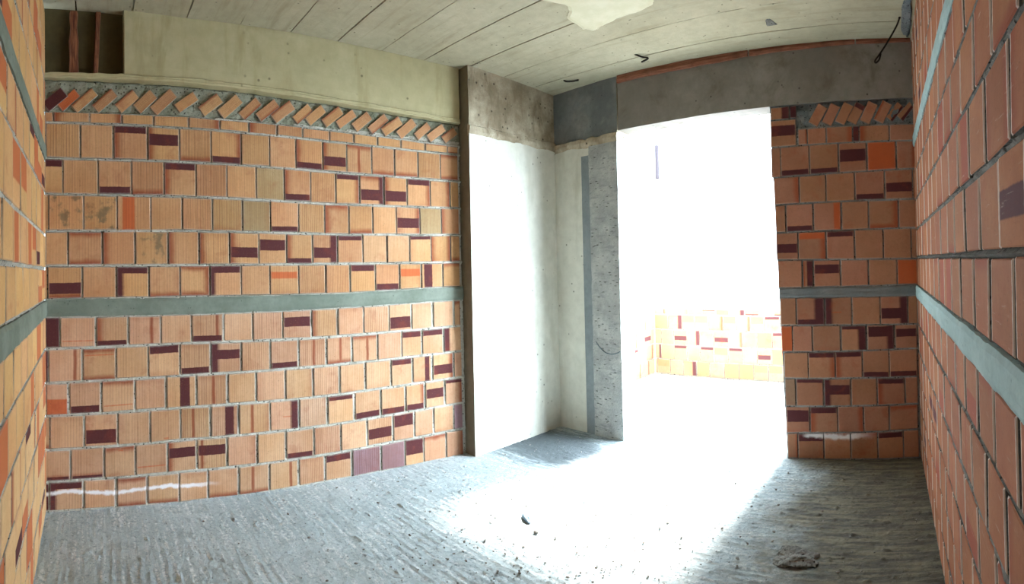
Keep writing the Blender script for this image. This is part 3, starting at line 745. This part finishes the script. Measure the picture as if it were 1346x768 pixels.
def rough_lip():
    bm = bmesh.new(); pts = [CP.lerp(D, t) for t in np.linspace(0, 1, 40)] + [D.lerp(E, t) for t in np.linspace(0.02, 1, 30)]
    rows = []
    for i, p in enumerate(pts):
        t = (pts[min(i + 1, len(pts) - 1)] - pts[max(i - 1, 0)]).normalized(); n = Vector((t.y, -t.x))
        ring = []
        for k, (d, z) in enumerate(((-0.02, 2.47), (0.004, 2.475), (0.014, 2.51), (0.010, 2.545), (-0.02, 2.56))):
            j = 0.010 * float(fbm(i * 0.45, k * 0.7, 2.0)); z2 = z + 0.02 * float(fbm(i * 0.33, k * 1.1, 6.0)) + (0.02 if i < 40 else 0.0)
            q = p + n * (d + (j if 0 < k < 4 else 0)); ring.append(bm.verts.new((q.x, q.y, z2)))
        rows.append(ring)
    for a, b in zip(rows[:-1], rows[1:]):
        for j in range(5): bm.faces.new((a[j], b[j], b[(j + 1) % 5], a[(j + 1) % 5]))
    bm.faces.new(rows[0]); bm.faces.new(rows[-1][::-1])
    return bm_obj('pour_joint', bm, M_HEAD, column)
rough_lip()['label'] = 'chipped ragged pour joint'
uE = (E - D).normalized(); nE = Vector((uE.y, -uE.x))
def slab_on_far(name, a, b, z0, z1, out, mat, rough, seg=0.025):
    p0 = D + uE * a; p1 = D + uE * b
    return prism(name, [p0 + nE * out, p1 + nE * out, p1 - nE * 0.03, p0 - nE * 0.03], z0, z1, mat, parent=column, seg=seg, rough=rough, freq=11)
slab_on_far('board_mark', 0.325, 0.42, -0.01, 2.40, 0.006, M_BOARD, 0.001)['label'] = 'smooth dark blue grey strip'
slab_on_far('rough_face', 0.418, 0.7265, -0.01, 2.475, 0.012, M_ROUGH, 0.008, 0.02)['label'] = 'rough pitted grey face'

# ---------------------------------------------------------------- doorway wall
def z_far(k, s): return lerp(DOOR_S, DOOR_Z[k], s)
def diag_far(B):
    spots = [(0.30, 58), (0.40, 62), (0.50, 62), (0.59, 60), (0.685, 64), (0.79, 62), (0.88, 50), (0.965, 46)]
    for i, (s, deg) in enumerate(spots):
        ln, th, an = (0.155, 0.078, math.radians(deg)) if i < 6 else (0.14, 0.06, math.radians(deg))
        ca, sa = math.cos(an), math.sin(an); q = []
        for du, dv in ((-ln / 2, -th / 2), (ln / 2, -th / 2), (ln / 2, th / 2), (-ln / 2, th / 2)):
            ss = min(s + du * ca - dv * sa, 1.02); zz = min(max(2.492 + du * sa + dv * ca, 2.408), 2.578)
            p = P_far(ss); q.append((p[0], p[1], zz))
        B.add(q, (*N_far(s), 0), random.uniform(-0.006, 0.002), decode(('0', '0', '0', 'B25', '0', 'r', 'L30', 'L40')[i]), uvrot=True)
diag_far.zone = lambda s: (2.405, 2.60) if s > 0.14 else (9, 9)
diag_far.zone_min = 2.405; diag_far.flush = -0.010
def lean(v):                             # the jamb leans a little, as laid
    return (v[0] - 0.072 * max(v[2], 0) / 2.58 * min(max((HC.x - v[0]) / 1.02, 0), 1), v[1], v[2])
wall_far = build_wall('wall_far', P_far, N_far, 0.0, 1.05, lambda s: 2.59, DOOR_ROWS, z_far, M_BRICK_DOOR, M_MORTAR_D, zone_mat=M_ZONE_D, shear=lean, extra=diag_far)
tag(wall_far, 'brick wall right of the bright doorway with dark maroon bars', 'wall', kind='structure')
o = strip_beam('bond_beam', P_far, N_far, -0.026, 1.03, lambda s: z_far('DB', s), lambda s: z_far('DT', s), concrete('slate bond beam', (0.15, 0.17, 0.18), (0.21, 0.23, 0.24), scale=4), wall_far, out=0.007)
o['label'] = 'slate grey concrete band'
lintel = prism('lintel', [E + Vector((0.006, 0.012)), HC + Vector((0.1, -0.002)), HC + Vector((0.1, 0.19)), Vector((-2.237, 3.985))],
               lambda p: lerp((-2.24, -1.5, 0.2), (2.565, 2.578, 2.592), p.x), lambda p: 3.0, M_LINTEL, seg=0.035, rough=0.004, jag_bot=0.004)
tag(lintel, 'grey concrete lintel beam over the bright doorway', 'lintel', kind='structure')
def plank(x0, x1, label, dz=0.0):
    bm = bmesh.new(); n = int((x1 - x0) / 0.05); rows = []
    for i in range(n + 1):
        x = x0 + (x1 - x0) * i / n; t = (x - E.x) / (HC.x - E.x); y = E.y + (HC.y - E.y) * t - 0.001
        zt = ceil_z(x, y) - 0.001 + 0.002 * float(vnoise(x * 6, 3, 1))
        zb = lerp((-2.25, -1.6, -0.8, 0.2), (2.957, 2.955, 2.975, 2.985), x) + dz + 0.004 * float(vnoise(x * 9, 5, 2))
        f = y - 0.010 + 0.003 * float(vnoise(x * 5, 8, 3))
        zm = zb + (zt - zb) * 0.45
        rows.append([bm.verts.new((x, y + 0.02, zb)), bm.verts.new((x, f, zb)), bm.verts.new((x, f - 0.004, zm)), bm.verts.new((x, f + 0.004, zm + 0.004)), bm.verts.new((x, f + 0.004, zt)), bm.verts.new((x, y + 0.02, zt))])
    for a, b in zip(rows[:-1], rows[1:]):
        for j in range(6): bm.faces.new((a[j], b[j], b[(j + 1) % 6], a[(j + 1) % 6]))
    bm.faces.new(rows[0]); bm.faces.new(rows[-1][::-1])
    return tag(bm_obj('shutter_board', bm, M_PLANK), label, 'board', 'timber boards left above the lintel')
plank(-2.235, -1.075, 'long red-brown board left above the lintel, starting at the column')
plank(-1.060, -0.250, 'middle red-brown board left above the lintel')
plank(-0.238, 0.165, 'short red-brown board above the lintel ending at the right wall')

# ---------------------------------------------------------------- side walls
def random_rows(levels, s0, s1, w, codes, seed, starts=None):
    r = random.Random(seed); rows = []
    for i, (zl, zh) in enumerate(levels):
        st = (starts or {}).get(i, r.uniform(0, w)); js = [s0]; x = s0 + st
        while x < s1 - 0.04:
            if x - js[-1] > 0.03: js.append(round(x, 3))
            x += w + r.uniform(-0.012, 0.012)
        js.append(s1)
        rows.append((('z', zh), ('z', zl), js, [r.choice(codes) for _ in range(len(js) - 1)]))
    return rows
def z_flat(k, s): return k[1]
lv_r = [(0.0, 0.17), (0.17, 0.365), (0.365, 0.565), (0.565, 0.765), (0.765, 0.965), (0.965, 1.155), (1.24, 1.445), (1.445, 1.645), (1.645, 1.85), (1.85, 2.05), (2.05, 2.235), (2.325, 2.53), (2.53, 2.735), (2.735, 2.94), (2.94, 3.09)]
codes_r = ['0'] * 12 + ['l', 'r', 'b', 't', 'q', 'O30-100', 'H45', 'r b', 'm50', 'l r', 'M30-62']
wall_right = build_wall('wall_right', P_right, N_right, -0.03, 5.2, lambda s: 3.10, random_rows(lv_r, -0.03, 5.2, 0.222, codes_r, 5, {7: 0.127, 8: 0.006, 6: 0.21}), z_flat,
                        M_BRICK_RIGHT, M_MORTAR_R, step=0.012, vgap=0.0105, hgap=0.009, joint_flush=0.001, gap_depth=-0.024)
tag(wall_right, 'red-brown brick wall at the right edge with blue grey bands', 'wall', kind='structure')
o = strip_beam('bond_beam', P_right, N_right, 0.0, 5.2, lambda s: 1.153, lambda s: 1.243, M_BAND_R, wall_right, out=0.016)
o['label'] = 'pale blue grey concrete band at waist height'
o = strip_beam('bond_beam', P_right, N_right, 0.0, 5.2, lambda s: 2.238, lambda s: 2.322, M_BAND_R, wall_right, out=0.012)
o['label'] = 'upper pale blue grey concrete band'
lv_l = [(0.0, 0.18), (0.18, 0.38), (0.38, 0.58), (0.58, 0.78), (0.78, 0.985), (0.985, 1.185), (1.282, 1.478), (1.478, 1.685), (1.685, 1.945), (1.945, 2.15), (2.235, 2.44), (2.44, 2.65), (2.65, 2.86), (2.86, 3.09)]
codes_l = ['0'] * 9 + ['l', 'O20-80', 'o40-100', 'H50', 'M5-40', 'T76', 'r', 'q']
rows_left = random_rows(lv_l, -0.02, 2.30, 0.215, codes_l, 12)
for i in range(4): rows_left[i] = rows_left[i][:3] + ([c0 + ' w' for c0 in rows_left[i][3]],)
wall_left = build_wall('wall_left', P_left, N_left, -0.02, 2.30, lambda s: 3.10, rows_left, z_flat,
                       M_BRICK_LEFT, M_MORTAR, step=0.016, vgap=0.008, hgap=0.008, joint_flush=0.0, gap_depth=-0.018)
tag(wall_left, 'pale orange brick wall at the left edge with a green grey band', 'wall', kind='structure')
o = strip_beam('bond_beam', P_left, N_left, 0.0, 2.30, lambda s: 1.183, lambda s: 1.281, M_BAND, wall_left, out=0.014); o['label'] = 'green grey concrete band at waist height'
o = strip_beam('bond_beam', P_left, N_left, 0.0, 2.30, lambda s: 2.152, lambda s: 2.232, M_BAND, wall_left, out=0.012); o['label'] = 'upper green grey concrete band'

# unlit corridor added unseen behind the camera to soak up bounced light
M_ABSORBER = concrete('light absorbing wall', (0.20, 0.19, 0.17), (0.26, 0.25, 0.22))
o = prism('wall_absorber', [(-1.13, -1.55), (0.40, -1.55), (0.40, -1.40), (-0.98, -1.40), (-0.98, -0.30), (-1.13, -0.30)], -0.02, 3.12, M_ABSORBER, seg=0.15, rough=0.002)
tag(o, 'unseen wall added behind the camera to soak up bounced light', 'wall', kind='structure')

# ---------------------------------------------------------------- things on the ceiling and lintel
def patch():
    pts = [(-1.98, 2.45), (-1.90, 2.62), (-2.00, 2.74), (-1.985, 2.83), (-1.99, 2.925), (-1.93, 2.985), (-1.87, 2.965), (-1.79, 2.945), (-1.62, 2.93), (-1.45, 2.905), (-1.41, 2.84), (-1.47, 2.74), (-1.44, 2.6), (-1.5, 2.45)]
    loop = smooth_path([(*p, 0) for p in pts + [pts[0]]], 5)[:-1]
    bm = bmesh.new(); top = []; bot = []; inn = []
    ctr = Vector((-1.70, 2.70, 0))
    for i, p in enumerate(loop):
        q = p + (p - ctr).normalized() * 0.012 * float(vnoise(i * 0.7, 2, 1)); z = ceil_z(q.x, q.y)
        top.append(bm.verts.new((q.x, q.y, z + 0.004))); bot.append(bm.verts.new((q.x, q.y, z - 0.008)))
        r = q.lerp(ctr, 0.1); inn.append(bm.verts.new((r.x, r.y, z - 0.014)))
    n = len(loop); cv = bm.verts.new((ctr.x, ctr.y, ceil_z(ctr.x, ctr.y) - 0.016))
    for i in range(n):
        j = (i + 1) % n
        bm.faces.new((top[i], top[j], bot[j], bot[i])); bm.faces.new((bot[i], bot[j], inn[j], inn[i])); bm.faces.new((inn[i], inn[j], cv))
    bm.faces.new(top[::-1])
    return tag(bm_obj('plaster_patch', bm, M_PATCH, smooth=False), 'pale yellow irregular plaster patch on the ceiling', 'plaster patch')
patch()
def hook(loc, pts, label, r=0.007, cat='hook', name='ceiling_hook', grp=None):
    base = Vector(loc); base.z = ceil_z(base.x, base.y) - 0.004
    o = tube(name, smooth_path([base + Vector(p) for p in pts], 6), r, M_STEEL)
    return tag(o, label, cat, grp)
hook((-2.627, 3.60, 0), [(-0.05, 0, 0.01), (-0.02, 0.0, -0.014), (0.03, 0.03, -0.016), (0.075, 0.06, -0.008)], 'black bent steel stub on the ceiling above the corner column', 0.0075, grp='steel stubs in the ceiling')
hook((-1.85, 3.55, 0), [(-0.055, -0.05, 0.008), (0.0, -0.03, -0.018), (0.035, 0.01, -0.024), (-0.045, 0.055, -0.020)], 'black bent steel stub on the ceiling near the pale plaster patch', 0.007, grp='steel stubs in the ceiling')
o = lump('mortar_blob', (-0.80, 3.45, ceil_z(-0.8, 3.45) - 0.004), (0.035, 0.075, 0.022), M_HEAP, 31, 3, 0.7); tag(o, 'dark lump of mortar stuck to the ceiling above the doorway wall', 'mortar blob')
o = lump('mortar_smear', (0.135, 3.50, ceil_z(0.1, 3.5) - 0.01), (0.035, 0.24, 0.05), M_ZONE_D, 41, 4, 0.8); tag(o, 'dark blue grey smear of mortar in the ceiling corner above the right wall', 'mortar smear')
# looped wire hanging from the ceiling corner
w0 = Vector((0.085, 3.50, ceil_z(0, 3.5)))
wp = [w0 + Vector((0.02, -0.01, 0.07)), w0 + Vector((0.0, 0, 0.0)), w0 + Vector((-0.025, 0.02, -0.055)), w0 + Vector((-0.10, 0.04, -0.165)), w0 + Vector((-0.150, 0.05, -0.228)), w0 + Vector((-0.178, 0.055, -0.262)), w0 + Vector((-0.172, 0.055, -0.276)), w0 + Vector((-0.150, 0.052, -0.258)), w0 + Vector((-0.136, 0.05, -0.218))]
pth = smooth_path(wp, 8)
o = tube('looped_wire', pth, [0.0085 if i < 10 else 0.006 for i in range(len(pth))], M_STEEL)
tag(o, 'black wire with a looped end hanging from the ceiling corner by the right wall', 'wire')
pe = [D + uE * s + nE * 0.022 for s in (0.46, 0.50, 0.56, 0.63, 0.69, 0.72)]
o = tube('thin_wire', smooth_path([(p.x, p.y, z) for p, z in zip(pe, (0.80, 0.755, 0.715, 0.705, 0.72, 0.735))], 5), 0.0035, M_BLUEWIRE)
tag(o, 'thin curved blue grey wire on the rough column face', 'wire')

# ---------------------------------------------------------------- on the floor
o = lump('mortar_heap', (-0.53, 2.52, 0.0), (0.10, 0.07, 0.028), M_HEAP, 3, 4, 0.75, 0.15); tag(o, 'small dark heap of dried mortar on the floor', 'mortar heap')
o = lump('rubble_chip', (-2.045, 2.285, 0.008), (0.055, 0.02, 0.014), M_CHIP, 8, 3, 0.4, 0.5, rot=-0.5); tag(o, 'blue grey chip of rubble in the sunlit patch of floor', 'rubble chip')
o = lump('rubble_chip', (-1.90, 2.20, 0.006), (0.016, 0.012, 0.010), M_CRUMB, 15, 2, 0.3, 0.5); tag(o, 'tiny dark chip beside the blue grey rubble chip', 'rubble chip')
def crumbs():
    r = random.Random(4); V = []; Fc = []
    bm = bmesh.new(); bmesh.ops.create_icosphere(bm, subdivisions=1, radius=1)
    bv = [v.co.copy() for v in bm.verts]; bf = [[v.index for v in f.verts] for f in bm.faces]; bm.free()
    for k in range(1500):
        x = r.uniform(-3.25, 0.1); y = r.uniform(0.5, 3.7)
        if r.random() < 0.45: x = r.gauss(-1.6, 0.55); y = r.gauss(2.2, 0.45)
        if not (-3.2 < x < 0.1 and 0.4 < y < 3.75): continue
        if x < -2.9 and y > 2.65: continue
        if math.hypot(x + 0.53, y - 2.52) < 0.2 or math.hypot(x + 1.98, y - 2.25) < 0.2: continue
        sz = r.choice((0.002, 0.0025, 0.003, 0.004, 0.006)) * r.uniform(0.7, 1.3); a = r.uniform(0, 6.28); st = r.uniform(0.6, 1.8); b = len(V)
        for c0 in bv:
            j = 1 + r.uniform(-.25, .25); px, py = c0.x * sz * st * j, c0.y * sz * j
            V.append((x + px * math.cos(a) - py * math.sin(a), y + px * math.sin(a) + py * math.cos(a), max(sz * 0.5 + c0.z * sz * 0.7 * j, 0) + 0.001))
        Fc += [[b + i for i in f] for f in bf]
    o = pydata('mortar_crumbs', V, Fc, M_CRUMB)
    tag(o, 'crumbs of mortar scattered over the screed floor', 'mortar crumbs', kind='stuff')
crumbs()

# ---------------------------------------------------------------- terrace beyond the doorway
bm = bmesh.new()
vs = [bm.verts.new((x, y, z)) for z in (-0.2, -0.012) for x, y in ((-4.2, 4.0), (4.5, 4.0), (4.5, 6.6), (-4.2, 6.6))]
for q in ((3, 2, 1, 0), (4, 5, 6, 7), (0, 1, 5, 4), (1, 2, 6, 5), (2, 3, 7, 6), (3, 0, 4, 7)): bm.faces.new([vs[i] for i in q])
o = bm_obj('terrace_floor', bm, plain('pale terrace screed', (0.36, 0.36, 0.35), (0.42, 0.42, 0.41), 0.9, 6)); tag(o, 'pale screed floor of the terrace outside the doorway', 'floor', kind='structure')
PA = Vector((-3.232, 6.347)); PB = Vector((-1.397, 6.217)); uP = (PB - PA).normalized()
lv_p = [(0.0, 0.195), (0.195, 0.39), (0.39, 0.59), (0.59, 0.785), (0.785, 0.86)]
codes_p = ['0', '0', '0', 'q', 'T80', 'B25', 'M30-60', 'R70 ', 'l', 'r', 'o50-100']
o = build_wall('parapet', lambda s: tuple(PA + uP * s), lambda s: (uP.y, -uP.x), 0, 7.0, lambda s: 0.86, random_rows(lv_p, 0, 7.0, 0.2, codes_p, 21), z_flat, M_BRICK_OUT, M_MORTAR, step=0.04)
tag(o, 'low orange brick parapet across the terrace outside', 'wall', kind='structure')
o = build_wall('parapet', lambda s: (-3.24 - 0.02 * s, 6.36 - s), lambda s: (1, 0), 0.03, 2.30, lambda s: 0.86, random_rows(lv_p, 0.03, 2.30, 0.2, codes_p, 22), z_flat, M_BRICK_OUT, M_MORTAR, step=0.04)
tag(o, 'short brick parapet returning along the left end of the terrace', 'wall', kind='structure')
o = prism('corner_post', [(-3.30, 6.37), (-2.98, 6.37), (-2.98, 6.65), (-3.30, 6.65)], -0.02, 3.3, M_WHITE, seg=0.1, rough=0.002)
tag(o, 'white rendered post at the corner of the terrace parapet', 'post', kind='structure')
o = tube('drain_pipe', [(-3.135, 6.345, 2.585), (-3.135, 6.345, 2.62), (-3.135, 6.345, 2.96), (-3.135, 6.345, 3.03)], 0.026, M_PIPE, sides=12)
tag(o, 'short purple grey pipe on the white post seen through the doorway', 'pipe')
# ---------------------------------------------------------------- light
W = bpy.data.worlds.new('sky'); scene.world = W; W.use_nodes = True
nt = W.node_tree; bg = nt.nodes['Background']
# hazy bright sky, brightest low towards the right of the doorway
tc = nt.nodes.new('ShaderNodeTexCoord')
dot = nt.nodes.new('ShaderNodeVectorMath'); dot.operation = 'DOT_PRODUCT'; dot.inputs[1].default_value = Vector((0.76, 0.58, 0.26)).normalized()
nt.links.new(tc.outputs['Generated'], dot.inputs[0])
mx = nt.nodes.new('ShaderNodeMath'); mx.operation = 'MAXIMUM'; mx.inputs[1].default_value = 0.0; nt.links.new(dot.outputs['Value'], mx.inputs[0])
pw = nt.nodes.new('ShaderNodeMath'); pw.operation = 'POWER'; pw.inputs[1].default_value = 5.0; nt.links.new(mx.outputs[0], pw.inputs[0])
ma = nt.nodes.new('ShaderNodeMath'); ma.operation = 'MULTIPLY_ADD'; nt.links.new(pw.outputs[0], ma.inputs[0])
ma.inputs[1].default_value = 85
ma.inputs[2].default_value = 11
nt.links.new(ma.outputs[0], bg.inputs[1]); bg.inputs[0].default_value = (0.76, 0.90, 1.0, 1)
sd = bpy.data.lights.new('sun', 'SUN'); sd.energy = 40; sd.angle = math.radians(9); sd.color = (1.0, 0.96, 0.90)
so = bpy.data.objects.new('sun', sd); COL.objects.link(so)
dirv = Vector((-0.13, -1.0, -1.36)).normalized()
so.rotation_euler = dirv.to_track_quat('-Z', 'Y').to_euler()

scene.view_settings.view_transform = 'Standard'; scene.view_settings.look = 'None'
scene.view_settings.gamma = 1.0; scene.view_settings.use_curve_mapping = False
scene.view_settings.exposure = -0.36
scene.render.engine = 'CYCLES'
scene.cycles.use_denoising = True; scene.cycles.denoising_prefilter = 'ACCURATE'
scene.cycles.max_bounces = 12; scene.cycles.diffuse_bounces = 8; scene.cycles.sample_clamp_indirect = 12
